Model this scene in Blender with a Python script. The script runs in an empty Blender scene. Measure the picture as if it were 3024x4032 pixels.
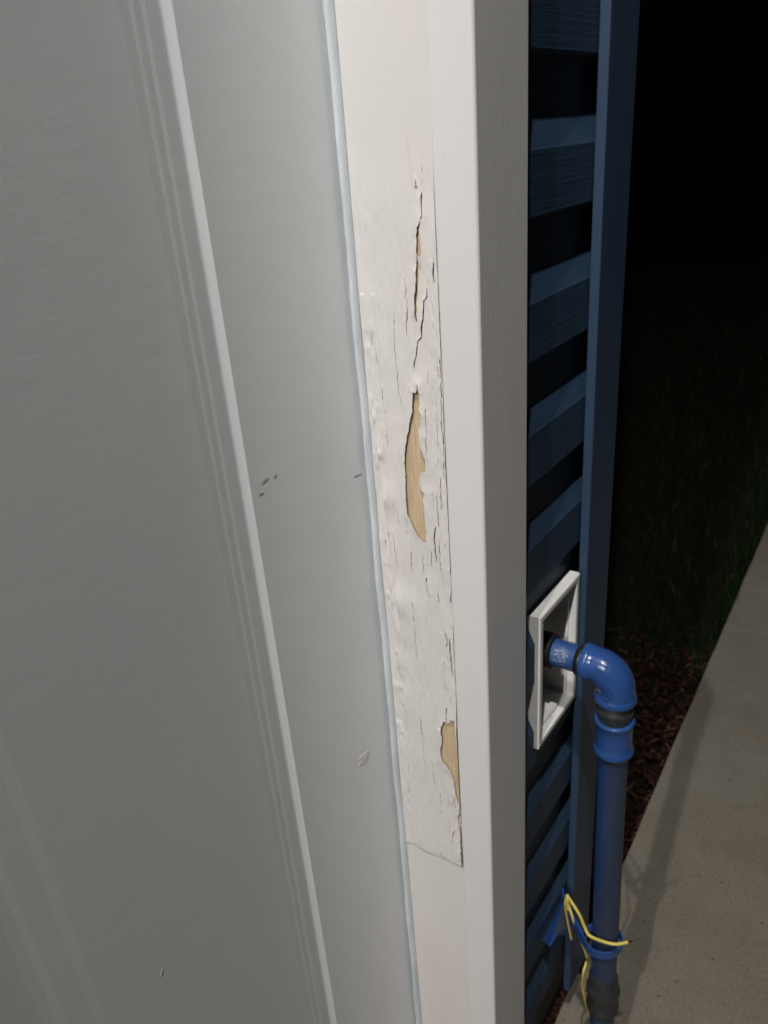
import bpy, bmesh, math, random
import numpy as np
from mathutils import Vector, Matrix

random.seed(7)
rng = np.random.default_rng(11)
scene = bpy.context.scene
COL = scene.collection

# ------------------------------------------------------------------ camera
# World: X runs along the house wall, Y goes into the house, Z is up, ground z=0.
# The camera's attitude comes from the vanishing points of the verticals and of the siding.
ZC = 1.38                                   # phone height above the walk
F_PX, CXP, CYP = 3090.0, 1512.0, 2016.0     # focal length and centre in photo pixels
def _ray(x, y): return np.array([x - CXP, y - CYP, F_PX])
_D = _ray(2045.0, 8480.0); _D /= np.linalg.norm(_D)
_vx = 3950.0
_vy = -((_vx - CXP) * _D[0] + F_PX * _D[2]) / _D[1] + CYP
_X = _ray(_vx, _vy); _X /= np.linalg.norm(_X)
_Z = -_D
_Y = np.cross(_Z, _X)
RW = np.stack([_X, _Y, _Z])                 # photo-camera axes -> world axes
def pix(x, y): return RW @ _ray(x, y)       # viewing direction of a photo pixel
def on_x(q, X):
    d = pix(*q); d = d * (X / d[0]); return Vector((d[0], d[1], d[2] + ZC))
def on_y(q, Yp):
    d = pix(*q); d = d * (Yp / d[1]); return Vector((d[0], d[1], d[2] + ZC))

cam_d = bpy.data.cameras.new('camera')
cam = bpy.data.objects.new('camera', cam_d); COL.objects.link(cam)
r_ = RW @ np.array([1, 0, 0]); u_ = RW @ np.array([0, -1, 0]); b_ = RW @ np.array([0, 0, -1])
cam.matrix_world = Matrix(((r_[0], u_[0], b_[0], 0), (r_[1], u_[1], b_[1], 0), (r_[2], u_[2], b_[2], ZC), (0, 0, 0, 1)))
cam_d.sensor_fit = 'VERTICAL'; cam_d.sensor_height = 36.0; cam_d.sensor_width = 27.0
cam_d.lens = 36.0 * F_PX / 4032.0
cam_d.clip_start = 0.01; cam_d.clip_end = 400
cam_d.dof.use_dof = True; cam_d.dof.focus_distance = 0.70; cam_d.dof.aperture_fstop = 8.0
scene.camera = cam

# ------------------------------------------------------------------ night sky, exposure
world = bpy.data.worlds.new('World'); scene.world = world; world.use_nodes = True
wn = world.node_tree.nodes; wl = world.node_tree.links
bg = wn['Background']
sky = wn.new('ShaderNodeTexSky'); sky.sky_type = 'NISHITA'; sky.sun_disc = False
sky.sun_elevation = math.radians(-3); sky.sun_rotation = math.radians(-90)
wl.new(sky.outputs[0], bg.inputs[0]); bg.inputs[1].default_value = 0.02
vs = scene.view_settings
vs.view_transform = 'Standard'; vs.look = 'None'; vs.gamma = 1.0; vs.use_curve_mapping = False
vs.exposure = 2.0
scene.render.resolution_x = 768; scene.render.resolution_y = 1024

# ------------------------------------------------------------------ helpers
WEIGHTED = set()
def tag(o, label=None, cat=None, group=None, kind=None):
    if label: o['label'] = label
    if cat: o['category'] = cat
    if group: o['group'] = group
    if kind: o['kind'] = kind
    return o
def empty(name, loc=(0, 0, 0)):
    o = bpy.data.objects.new(name, None); COL.objects.link(o); o.location = loc
    o.empty_display_size = 0.05
    return o
def link(name, me, mat, parent=None):
    o = bpy.data.objects.new(name, me); COL.objects.link(o)
    if mat and not me.materials: me.materials.append(mat)
    if me.name in WEIGHTED:
        wm = o.modifiers.new('normals', 'WEIGHTED_NORMAL'); wm.keep_sharp = True; wm.weight = 100
    if parent:
        o.parent = parent
        o.location = -Vector(parent.matrix_basis.translation) if not parent.parent else -(Vector(parent.location) + Vector(parent.parent.location))
    return o
def mesh(name, verts, faces, smooth=False):
    me = bpy.data.meshes.new(name); me.from_pydata([tuple(float(c) for c in v) for v in verts], [], [tuple(int(i) for i in f) for f in faces]); me.update()
    bm = bmesh.new(); bm.from_mesh(me); bmesh.ops.recalc_face_normals(bm, faces=bm.faces); bm.to_mesh(me); bm.free()
    if smooth: me.shade_smooth()
    return me
def boxes_mesh(name, bl, bevel=0.0, seg=2):
    bm = bmesh.new()
    for (x0, x1, y0, y1, z0, z1) in bl:
        m = Matrix.Translation(((x0 + x1) / 2, (y0 + y1) / 2, (z0 + z1) / 2)) @ Matrix.Diagonal((x1 - x0, y1 - y0, z1 - z0, 1))
        bmesh.ops.create_cube(bm, size=1.0, matrix=m)
    if bevel:
        bmesh.ops.bevel(bm, geom=list(bm.edges), offset=bevel, segments=seg, profile=0.5, affect='EDGES')
    me = bpy.data.meshes.new(name); bm.to_mesh(me); bm.free()
    if bevel and seg > 1:
        me.shade_smooth(); WEIGHTED.add(me.name)
    return me
def box(name, b, mat, parent=None, bevel=0.0, seg=2):
    return link(name, boxes_mesh(name, [b], bevel, seg), mat, parent)
def sweep(name, path, radii, n=28, caps=True, smooth=True):
    """rings of given radii along a path of points (tangents by difference)"""
    P = [Vector(p) for p in path]; verts = []; faces = []
    t0 = None; nrm = None
    for i, p in enumerate(P):
        a = P[max(i - 1, 0)]; b = P[min(i + 1, len(P) - 1)]
        t = (b - a)
        if t.length < 1e-7: t = t0
        t = t.normalized()
        if nrm is None:
            h = Vector((1, 0, 0)) if abs(t.x) < .8 else Vector((0, 0, 1))
            nrm = (h - t * h.dot(t)).normalized()
        else:
            nrm = (nrm - t * nrm.dot(t)).normalized()
        bn = t.cross(nrm); t0 = t
        for k in range(n):
            a_ = 2 * math.pi * k / n
            verts.append(p + (nrm * math.cos(a_) + bn * math.sin(a_)) * radii[i])
    for i in range(len(P) - 1):
        for k in range(n):
            k2 = (k + 1) % n
            faces.append((i * n + k, i * n + k2, (i + 1) * n + k2, (i + 1) * n + k))
    if caps:
        faces.append(tuple(range(n - 1, -1, -1))); faces.append(tuple((len(P) - 1) * n + k for k in range(n)))
    me = mesh(name, verts, faces, smooth)
    if smooth:
        try: me.set_sharp_from_angle(angle=math.radians(50))
        except Exception: pass
    return me
def smooth_path(pts, n=10):
    P = [Vector(p) for p in pts]; out = []
    for i in range(len(P) - 1):
        p0 = P[max(i - 1, 0)]; p1 = P[i]; p2 = P[i + 1]; p3 = P[min(i + 2, len(P) - 1)]
        for k in range(n):
            t = k / n
            out.append(0.5 * ((2 * p1) + (-p0 + p2) * t + (2 * p0 - 5 * p1 + 4 * p2 - p3) * t * t + (-p0 + 3 * p1 - 3 * p2 + p3) * t ** 3))
    out.append(P[-1]); return out

# ------------------------------------------------------------------ materials
class NT:
    def __init__(self, name):
        self.m = bpy.data.materials.new(name); self.m.use_nodes = True
        self.t = self.m.node_tree; self.b = self.t.nodes['Principled BSDF']
        self.tc = self.t.nodes.new('ShaderNodeTexCoord')
    def n(self, typ, **kw):
        nd = self.t.nodes.new(typ)
        for k, v in kw.items(): setattr(nd, k, v)
        return nd
    def l(self, a, b): self.t.links.new(a, b)
    def mapping(self, scale, src='Object', rot=(0, 0, 0)):
        mp = self.n('ShaderNodeMapping'); mp.inputs['Scale'].default_value = scale; mp.inputs['Rotation'].default_value = rot
        self.l(self.tc.outputs[src], mp.inputs[0]); return mp.outputs[0]
    def noise(self, scale, vec=None, detail=4, rough=.55):
        nd = self.n('ShaderNodeTexNoise'); nd.inputs['Scale'].default_value = scale
        nd.inputs['Detail'].default_value = detail; nd.inputs['Roughness'].default_value = rough
        self.l(vec if vec else self.tc.outputs['Object'], nd.inputs['Vector']); return nd.outputs[0]
    def ramp(self, fac, stops):
        r = self.n('ShaderNodeValToRGB'); self.l(fac, r.inputs[0])
        e = r.color_ramp.elements
        e[0].position, e[0].color = stops[0][0], stops[0][1]
        e[1].position, e[1].color = stops[-1][0], stops[-1][1]
        for p, c in stops[1:-1]:
            x = e.new(p); x.color = c
        return r.outputs[0]
    def mix(self, fac, a, b, mode='MIX'):
        m = self.n('ShaderNodeMix', data_type='RGBA', blend_type=mode)
        if isinstance(fac, (int, float)): m.inputs[0].default_value = fac
        else: self.l(fac, m.inputs[0])
        for i, v in ((6, a), (7, b)):
            if isinstance(v, tuple): m.inputs[i].default_value = v
            else: self.l(v, m.inputs[i])
        return m.outputs[2]
    def bump(self, h, strength, dist, prev=None):
        b = self.n('ShaderNodeBump'); b.inputs['Strength'].default_value = strength; b.inputs['Distance'].default_value = dist
        self.l(h, b.inputs['Height'])
        if prev: self.l(prev, b.inputs['Normal'])
        return b.outputs[0]
    def fin(self, color=None, rough=.5, normal=None, metal=0.0, spec=None):
        if isinstance(color, tuple): self.b.inputs['Base Color'].default_value = color
        elif color is not None: self.l(color, self.b.inputs['Base Color'])
        if isinstance(rough, (int, float)): self.b.inputs['Roughness'].default_value = rough
        else: self.l(rough, self.b.inputs['Roughness'])
        if normal: self.l(normal, self.b.inputs['Normal'])
        self.b.inputs['Metallic'].default_value = metal
        if spec is not None: self.b.inputs['Specular IOR Level'].default_value = spec
        return self.m
def C(r, g, b): return (r, g, b, 1.0)

M = {}
t = NT('old_white_paint')          # jamb: many coats, warm, faint brush marks
v = t.mapping((90, 90, 14)); brush = t.noise(6, v, 5)
blot = t.noise(9, t.mapping((1, 1.0, .35)), 3)
dirt = t.noise(120, t.mapping((1, 1, .12)), 4)
col = t.ramp(blot, [(.35, C(.70, .68, .655)), (.55, C(.735, .69, .66)), (.72, C(.715, .645, .615))])
col = t.mix(t.ramp(dirt, [(.60, C(0, 0, 0)), (.85, C(.35, .35, .35))]), col, C(.55, .52, .48))
nb = t.bump(brush, .25, .0006); nb = t.bump(t.noise(220, None, 3), .15, .0006, nb)
M['old_paint'] = t.fin(col, .42, nb)
t = NT('white_trim_paint')         # casing
v = t.mapping((60, 60, 6)); nb = t.bump(t.noise(12, v, 4), .18, .0006)
col = t.ramp(t.noise(7, t.mapping((1, 1, .3)), 3), [(.3, C(.70, .69, .685)), (.7, C(.735, .722, .712))])
spk = t.n('ShaderNodeTexVoronoi'); spk.inputs['Scale'].default_value = 55; t.l(t.tc.outputs['Object'], spk.inputs[0])
col = t.mix(t.ramp(spk.outputs[0], [(.0, C(.55, .55, .55)), (.055, C(0, 0, 0))]), col, C(.42, .36, .31))
nb = t.bump(t.noise(28, t.mapping((1, 1, .5)), 3), .25, .0012, nb)
M['trim_paint'] = t.fin(col, .45, t.bump(t.noise(300, None, 2), .12, .0005, nb))
t = NT('door_paint')               # satin grey-white door skin with faint stipple
nb = t.bump(t.noise(420, t.mapping((1, 1, .8)), 3), .22, .0005)
nb = t.bump(t.noise(26, t.mapping((1, 1, 3.0)), 3), .08, .002, nb)
col = t.ramp(t.noise(5, None, 3), [(.3, C(.77, .795, .81)), (.7, C(.81, .825, .83))])
M['door_paint'] = t.fin(col, t.ramp(t.noise(30, None, 3), [(.3, C(.36, .36, .36)), (.7, C(.5, .5, .5))]), nb)
t = NT('weatherstrip_vinyl')
col = t.ramp(t.noise(60, t.mapping((1, 1, .3)), 4), [(.35, C(.54, .58, .61)), (.7, C(.66, .70, .73))])
M['strip'] = t.fin(col, .5, t.bump(t.noise(500, None, 3), .4, .0008))
t = NT('bare_wood')
w_ = t.mapping((160, 160, 9)); g1 = t.noise(2.2, w_, 6, .65)
col = t.ramp(g1, [(.25, C(.43, .315, .20)), (.48, C(.60, .46, .30)), (.75, C(.68, .54, .38))])
g2 = t.noise(900, t.mapping((1, 1, .06)), 3)
col = t.mix(t.ramp(g2, [(.58, C(0, 0, 0)), (.8, C(.6, .6, .6))]), col, C(.30, .17, .075))
col = t.mix(t.ramp(t.noise(140, t.mapping((1, 1, .45)), 5, .7), [(.63, C(0, 0, 0)), (.70, C(.75, .75, .75))]), col, C(.62, .55, .45))
col = t.mix(t.ramp(t.noise(45, t.mapping((1, 1, .3)), 4), [(.5, C(0, 0, 0)), (.75, C(.6, .6, .6))]), col, C(.33, .235, .15))
M['wood'] = t.fin(col, .75, t.bump(g1, .5, .0008))
t = NT('blue_siding_paint')
gv = t.mapping((7, 55, 260)); g = t.noise(1.0, gv, 6, .7)
g2 = t.noise(1.0, t.mapping((16, 60, 700)), 4, .6)
col = t.ramp(t.noise(5, None, 3), [(.3, C(.019, .042, .078)), (.7, C(.025, .052, .094))])
nb = t.bump(g, .45, .0013); nb = t.bump(g2, .25, .0006, nb)
M['siding'] = t.fin(col, .55, nb, spec=.35)
t = NT('blue_trim_paint')
col = t.ramp(t.noise(8, t.mapping((1, 1, .2)), 3), [(.3, C(.026, .050, .093)), (.7, C(.033, .060, .110))])
M['blue_trim'] = t.fin(col, .5, t.bump(t.noise(260, None, 3), .2, .0006), spec=.35)
t = NT('white_block_plastic')
M['block'] = t.fin(t.ramp(t.noise(40, None, 4), [(.3, C(.66, .65, .62)), (.7, C(.76, .75, .72))]), .42, t.bump(t.noise(600, None, 2), .15, .0005))
t = NT('blue_pipe_paint')          # glossy brushed-on blue, chipped here and there
ch = t.noise(160, None, 5, .7)
col = t.ramp(t.noise(25, None, 3), [(.3, C(.018, .058, .195)), (.7, C(.026, .078, .255))])
col = t.mix(t.ramp(ch, [(.70, C(0, 0, 0)), (.74, C(.8, .8, .8))]), col, C(.40, .43, .46))
M['pipe_blue'] = t.fin(col, t.ramp(t.noise(80, None, 3), [(.3, C(.16, .16, .16)), (.7, C(.34, .34, .34))]), t.bump(t.noise(180, None, 4), .38, .0012))
t = NT('chipped_blue_pipe_paint')  # stub: flaked patch on its side
vo = t.n('ShaderNodeTexVoronoi'); vo.inputs['Scale'].default_value = 420; t.l(t.tc.outputs['Object'], vo.inputs[0])
sp = t.n('ShaderNodeVectorMath', operation='DISTANCE'); t.l(t.tc.outputs['Object'], sp.inputs[0]); sp.inputs[1].default_value = (.7185, .2985, .8155)
near = t.ramp(sp.outputs['Value'], [(.0, C(1, 1, 1)), (.008, C(.75, .75, .75)), (.0125, C(0, 0, 0))])
mk = t.mix(1.0, near, t.ramp(t.noise(420, None, 4, .7), [(.46, C(0, 0, 0)), (.60, C(1, 1, 1))]), 'MULTIPLY')
col = t.mix(mk, C(.024, .070, .21), C(.36, .41, .46))
M['stub_blue'] = t.fin(col, .35, t.bump(t.noise(250, None, 4), .4, .001))
t = NT('dusty_blue_pipe_paint')    # riser: greyish blue, blending to a more saturated blue on the wall side
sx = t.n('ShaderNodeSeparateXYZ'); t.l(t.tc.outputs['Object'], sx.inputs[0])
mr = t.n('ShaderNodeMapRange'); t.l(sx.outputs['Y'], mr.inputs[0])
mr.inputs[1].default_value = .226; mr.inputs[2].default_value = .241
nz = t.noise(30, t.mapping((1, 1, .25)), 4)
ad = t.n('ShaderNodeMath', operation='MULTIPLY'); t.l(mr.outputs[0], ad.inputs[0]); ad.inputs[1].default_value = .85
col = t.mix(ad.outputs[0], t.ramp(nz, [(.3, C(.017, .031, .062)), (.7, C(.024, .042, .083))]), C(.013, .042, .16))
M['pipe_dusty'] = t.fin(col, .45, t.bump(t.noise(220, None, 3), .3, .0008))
t = NT('black_pipe_sealant')
M['sealant'] = t.fin(C(.012, .013, .010), .25, t.bump(t.noise(260, None, 4), .6, .002))
t = NT('dark_iron')
M['iron'] = t.fin(t.ramp(t.noise(120, None, 4), [(.3, C(.014, .016, .016)), (.7, C(.034, .037, .036))]), .5, t.bump(t.noise(500, None, 3), .4, .0008))
t = NT('black_rubber'); M['rubber'] = t.fin(C(.006, .006, .007), .7)
t = NT('yellow_wire_insulation')
M['wire'] = t.fin(t.ramp(t.noise(90, None, 3), [(.3, C(.60, .47, .075)), (.7, C(.68, .56, .14))]), .4, t.bump(t.noise(700, None, 2), .2, .0005))
t = NT('concrete')
n1 = t.noise(2.2, None, 5); n2 = t.noise(160, None, 5, .7); n3 = t.noise(14, None, 4)
col = t.ramp(n1, [(.34, C(.135, .110, .076)), (.5, C(.198, .170, .128)), (.66, C(.262, .242, .198))])
col = t.mix(.35, col, t.ramp(n3, [(.35, C(.125, .106, .080)), (.65, C(.228, .210, .172))]))
col = t.mix(.5, col, t.ramp(n2, [(.35, C(.122, .105, .08)), (.65, C(.245, .226, .188))]))
pv = t.n('ShaderNodeTexVoronoi'); pv.inputs['Scale'].default_value = 42; pv.inputs['Randomness'].default_value = 1.0
t.l(t.tc.outputs['Object'], pv.inputs[0])
pit = t.ramp(pv.outputs[0], [(.0, C(1, 1, 1)), (.085, C(.8, .8, .8)), (.12, C(0, 0, 0))])
sel = t.ramp(t.noise(21, None, 2), [(.54, C(0, 0, 0)), (.58, C(1, 1, 1))])
pit = t.mix(1.0, pit, sel, 'MULTIPLY')
col = t.mix(pit, col, C(.045, .035, .022))
nb = t.bump(n2, .5, .0016); nb = t.bump(n3, .3, .003, nb)
M['concrete'] = t.fin(col, .85, nb, spec=.3)
t = NT('foundation_concrete'); M['found'] = t.fin(t.ramp(t.noise(20, None, 5), [(.3, C(.10, .095, .085)), (.7, C(.17, .16, .145))]), .9, t.bump(t.noise(120, None, 4), .5, .003))
t = NT('soil'); M['soil'] = t.fin(t.ramp(t.noise(30, None, 5), [(.3, C(.008, .006, .0045)), (.7, C(.018, .014, .010))]), .95, t.bump(t.noise(60, None, 5), .8, .01), spec=.05)
t = NT('red_mulch'); gi = t.n('ShaderNodeNewGeometry')
col = t.ramp(gi.outputs['Random Per Island'], [(.0, C(.014, .005, .003)), (.5, C(.033, .011, .0075)), (.85, C(.054, .020, .013)), (1.0, C(.13, .062, .04))])
M['mulch'] = t.fin(col, .85, t.bump(t.noise(300, t.mapping((1, 1, 1)), 3), .5, .002), spec=.15)
t = NT('grass_blades'); gi = t.n('ShaderNodeNewGeometry')
col = t.ramp(gi.outputs['Random Per Island'], [(.0, C(.004, .011, .003)), (.6, C(.009, .025, .006)), (.95, C(.018, .034, .009)), (1.0, C(.07, .065, .03))])
M['grass'] = t.fin(col, .6, spec=.15)
t = NT('dark_bronze'); M['bronze'] = t.fin(C(.03, .027, .024), .4, None, .6)
t = NT('lamp_glow'); M['glow'] = t.fin(C(.8, .8, .8), .4)
t.b.inputs['Emission Color'].default_value = C(1.0, .93, .84); t.b.inputs['Emission Strength'].default_value = 30
t = NT('roof_shingle'); M['shingle'] = t.fin(t.ramp(t.noise(60, None, 4), [(.3, C(.03, .03, .032)), (.7, C(.06, .06, .062))]), .9)
t = NT('scuff'); M['scuff'] = t.fin(C(.34, .335, .33), .7)
t = NT('chip_paint'); M['chip'] = t.fin(C(.74, .73, .70), .5, t.bump(t.noise(500, None, 3), .3, .0006))

# ------------------------------------------------------------------ key planes (metres)
XC = 0.55            # face of the jamb (door side)
YF = 0.303           # front of the casing
YJ = 0.3418          # casing / jamb joint
YS = 0.3128          # flat face of the siding
YD = 0.430           # door face
XCE = 0.6385         # outer edge of the casing
XT0, XT1, YT = 0.799, 0.876, 0.300      # corner trim
XL = -0.385          # face of the far-side jamb
ZTOP = 5.6

# ------------------------------------------------------------------ ground, walk
def walk_edge(x): return .332 + .0385 * (x - 1.125)
g = link('ground', mesh('ground', [(-70, -70, -.05), (70, -70, -.05), (70, 70, -.05), (-70, 70, -.05)], [(0, 1, 2, 3)]), M['soil'])
tag(g, kind='structure')
walk = empty('sidewalk', (0, 0, 0)); tag(walk, kind='structure')
cuts = [-5.37, -3.87, -2.37, -.87, .63, 2.13, 3.63, 5.13, 6.63, 8.13, 9.63, 11.13]
for a, b in zip(cuts[:-1], cuts[1:]):
    bm = bmesh.new(); q = .0011
    xs = np.linspace(a + q, b - q, 16)
    top = [bm.verts.new((x, walk_edge(x) + random.uniform(-.0012, .0012), 0)) for x in xs]
    n_ = len(xs)
    near = [bm.verts.new((x, -1.05, 0)) for x in xs]
    f = bm.faces.new(top + near[::-1])
    ext = bmesh.ops.extrude_face_region(bm, geom=[f])
    for e in ext['geom']:
        if isinstance(e, bmesh.types.BMVert): e.co.z = -.11
    bmesh.ops.recalc_face_normals(bm, faces=bm.faces)
    ed = [e for e in bm.edges if all(abs(vv.co.z) < 1e-6 for vv in e.verts) and len(e.link_faces) == 2 and abs(e.calc_face_angle(0)) > 1]
    bmesh.ops.bevel(bm, geom=ed, offset=.0018, segments=2, profile=.5, affect='EDGES')
    me = bpy.data.meshes.new('slab'); bm.to_mesh(me); bm.free()
    link('slab', me, M['concrete'], walk)

# ------------------------------------------------------------------ house
house = empty('house', (0, .4, 0))
tag(house, 'house front clad in dark blue grooved wood-grain siding with blue corner post', 'house')
wall_b = [(-5.0, XL - .05, .356, .50, .10, ZTOP), (XCE - .03, XT1 - .012, .356, .50, .10, ZTOP), (XL - .05, XCE - .03, .356, .50, 2.16, ZTOP),
          (XT1 - .09, XT1 - .0115, .502, 6.0, .10, ZTOP)]
link('wall', boxes_mesh('wall', wall_b), M['siding'], house)
box('foundation', (-5.0, XT1 - .014, .336, .55, -.12, .099), M['found'], house)
box('foundation', (XT1 - .12, XT1 - .0141, .552, 6.0, -.12, .099), M['found'], house)

# block opening in the siding
BX0, BX1, BZ0, BZ1 = .680, .7935, ZC - .682, ZC - .493
YB = .3062
PITCH = .1275; LIP0 = ZC + .0535          # a lip (bottom edge of a flat face)
def profile(zl):
    """cross-section (y, z) of one board whose lower lip is at zl"""
    d = .0105
    return [(YS + .0005, zl), (YS, zl + .002), (YS, zl + .0545), (YS + .001, zl + .0565), (YS + d - .0012, zl + .0755), (YS + d, zl + .0785),
            (YS + d, zl + PITCH + .006), (YS + d + .010, zl + PITCH + .006), (YS + d + .010, zl)]
def clip(poly, z, keep_above):
    out = []
    for i in range(len(poly)):
        a, b = poly[i], poly[(i + 1) % len(poly)]
        ia = (a[1] >= z) == keep_above; ib = (b[1] >= z) == keep_above
        if ia: out.append(a)
        if ia != ib:
            s = (z - a[1]) / (b[1] - a[1]); out.append((a[0] + (b[0] - a[0]) * s, z))
    return out
def prism(polys):
    vs_, fs_ = [], []
    for poly, x0, x1 in polys:
        n_ = len(poly); o = len(vs_)
        vs_ += [(x0, y, z) for y, z in poly] + [(x1, y, z) for y, z in poly]
        fs_ += [tuple(o + i for i in range(n_)), tuple(o + n_ + i for i in reversed(range(n_)))]
        fs_ += [(o + i, o + (i + 1) % n_, o + n_ + (i + 1) % n_, o + n_ + i) for i in range(n_)]
    return mesh('siding_board', vs_, fs_)
k0 = math.ceil((.105 - LIP0) / PITCH)
lips = [LIP0 + k * PITCH for k in range(k0, k0 + 46) if LIP0 + (k + 1) * PITCH < ZTOP]
shared = {}
def board(x0, x1, zl):
    key = (x0, x1)
    if key not in shared: shared[key] = prism([([(y, z - LIP0) for y, z in profile(LIP0)], x0, x1)])
    o = link('siding_board', shared[key], M['siding'], house); o.location.z += zl
    return o
G_ = .0015
for zl in lips:
    zt = zl + PITCH + .006
    if zt > BZ0 + .004 and zl < BZ1 - .004:      # boards interrupted by the mounting block
        p_ = profile(zl); segs = [(p_, XCE + G_, BX0 + .002), (p_, BX1 - .002, XT0 + .034)]
        if zl < BZ0 + .004: segs.append((clip(p_, BZ0 + .004, False), BX0 + .002, BX1 - .002))
        if zt > BZ1 - .004: segs.append((clip(p_, BZ1 - .004, True), BX0 + .002, BX1 - .002))
        link('siding_board', prism(segs), M['siding'], house)
    else:
        board(XCE + G_, XT0 + .034, zl)
    board(-5.0, XL - .0915, zl)
    if zl > 2.19: board(XL - .0885, XCE - G_, zl)
for i in range(46):                              # end wall round the corner
    zl = .11 + i * PITCH
    if zl + PITCH > ZTOP: break
    key = 'end'
    if key not in shared:
        pr = profile(0); vs_, n_ = [], 9
        vs_ = [(XT1 - .0005 - (y - YS) - .003, .3795, z) for y, z in pr] + [(XT1 - .0005 - (y - YS) - .003, 5.99, z) for y, z in pr]
        fs_ = [tuple(range(n_)), tuple(n_ + q for q in reversed(range(n_)))] + [(q, (q + 1) % n_, n_ + (q + 1) % n_, n_ + q) for q in range(n_)]
        shared[key] = mesh('siding_board', vs_, fs_)
    o = link('siding_board', shared[key], M['siding'], house); o.location.z += zl
# corner post: an L of two boards
cp = boxes_mesh('corner_post', [(XT0, XT1, YT, YT + .0112, .086, ZTOP)], .0022, 3)
link('corner_post', cp, M['blue_trim'], house)
link('corner_post', boxes_mesh('corner_post', [(XT1 - .0235, XT1 - .001, YT + .0116, YT + .078, .086, ZTOP)], .002, 2), M['blue_trim'], house)
# eave
box('soffit', (-5.3, XT1 + .4, -.05, .34, ZTOP + .002, ZTOP + .03), M['trim_paint'], house)
box('fascia', (-5.3, XT1 + .4, -.075, -.0515, ZTOP - .02, ZTOP + .17), M['blue_trim'], house, .003)
rv = [(-5.35, -.13, ZTOP + .16), (XT1 + .45, -.13, ZTOP + .16), (XT1 + .45, 6.2, ZTOP + 2.2), (-5.35, 6.2, ZTOP + 2.2)]
rv2 = [(x, y, z + .05) for x, y, z in rv]
link('roof', mesh('roof', rv + rv2, [(0, 1, 2, 3), (4, 5, 6, 7), (0, 1, 5, 4), (1, 2, 6, 5), (2, 3, 7, 6), (3, 0, 4, 7)]), M['shingle'], house)

# ------------------------------------------------------------------ door frame
frame = empty('door_frame', (XC, YF, 0))
tag(frame, 'white painted wooden door frame with cracked peeling paint baring tan wood', 'door frame')
WX = XC + .0014                                  # bare wood face under the paint
jamb = box('jamb', (WX, WX + .030, YJ + .0006, .4295, .06, 2.12), M['wood'], frame)
tag(jamb, 'tan bare wood showing where the jamb paint has peeled')
box('casing', (XC, XCE, YF, YJ - .0004, .004, 2.16), M['trim_paint'], frame, .0032, 4)
box('casing', (XL - .0885, XL, YF, YJ - .0004, .004, 2.16), M['trim_paint'], frame, .0032, 4)
box('casing', (XL - .0885, XCE, YF + .001, YJ - .0004, 2.1603, 2.249), M['trim_paint'], frame, .0032, 4)
box('jamb', (XL - .030, XL, YJ + .0006, .4295, .06, 2.12), M['old_paint'], frame)
box('head_jamb', (XL + .0004, XC - .0004, YJ + .0006, .4295, 2.105, 2.135), M['old_paint'], frame)
box('threshold', (XL + .0004, XC - .0004, YF + .01, .50, .004, .058), M['bronze'], frame, .004, 2)
# weatherstrip: foam bulb between stop and door
ws = []
ny = 14
for zz, jit in [(z, 0) for z in np.linspace(.062, 2.10, 220)]:
    w1 = .0007 * math.sin(zz * 37) * math.sin(zz * 11.3) + random.uniform(-.00025, .00025)
    ring = []
    for k in range(ny):
        a = math.pi * k / (ny - 1)
        yy = .4245 - .0046 * math.cos(a) + w1 * .4
        xx = XC + .0045 - (.0098 + w1) * max(math.sin(a), 0.0) ** .8
        ring.append((xx, yy, zz))
    ws.append(ring)
vsx = [p for r in ws for p in r]
fsx = [(i * ny + k, i * ny + k + 1, (i + 1) * ny + k + 1, (i + 1) * ny + k) for i in range(len(ws) - 1) for k in range(ny - 1)]
o = link('weatherstrip', mesh('weatherstrip', vsx, fsx, True), M['strip'], frame)
tag(o, 'pale blue-grey weatherstrip along the door edge')

# ---- paint film on the jamb: a height field with tears, cracks and curled edges
RS = 1659 / 800.0
def rp(region, pts):                             # photo detail -> (y, z) on the jamb plane
    oy = {4: 0, 5: 900, 6: 1800, 7: 2600}[region]; out = []
    for p in pts:
        q = on_x((1250 + p[0] / RS, oy + p[1] / RS), XC); out.append((q.y, q.z))
    return out
holes = [
 # (polygon, lift amplitude, reach)
 (rp(5, [(825,1250),(830,1330),(842,1340),(843,1480),(852,1500),(855,1560),(850,1610),(838,1635),(845,1690),(848,1760),(862,1810),(875,1860),(885,1900),(888,1985)]) +
  rp(6, [(855,128),(842,180),(840,205),(850,250),(862,275),(880,285),(868,330),(878,400),(882,450),(885,520),(888,580),(897,600),(888,660),(890,712),
         (860,680),(820,625),(795,580),(775,530),(755,490),(742,450),(735,360),(728,280),(725,150),(720,60)]) +
  rp(5, [(720,1850),(725,1800),(735,1710),(750,1660),(755,1600),(770,1540),(790,1490),(795,1480),(785,1460),(782,1400),(790,1335),(805,1340),(815,1345),(820,1320)]), .0026, .0075),
 (rp(7, [(1035,500),(1060,490),(1065,500),(1090,500),(1095,480),(1125,485),(1138,560),(1144,650),(1152,760),(1158,880),(1164,960),(1168,1060),(1170,1150),(1172,1260),
         (1162,1260),(1165,1170),(1150,1160),(1140,1110),(1128,1050),(1115,960),(1100,920),(1085,890),(1060,860),(1040,835),(1022,815),(1015,760),(1008,725),(1025,680),(1020,620),(1015,580),(1020,530)]), .0030, .0100),
 (rp(4, [(845,1785)]) + rp(5, [(838,0),(844,60),(852,150),(857,210),(830,222),(816,210),(810,180),(812,100),(818,0)]), .0028, .0075),
]
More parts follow.
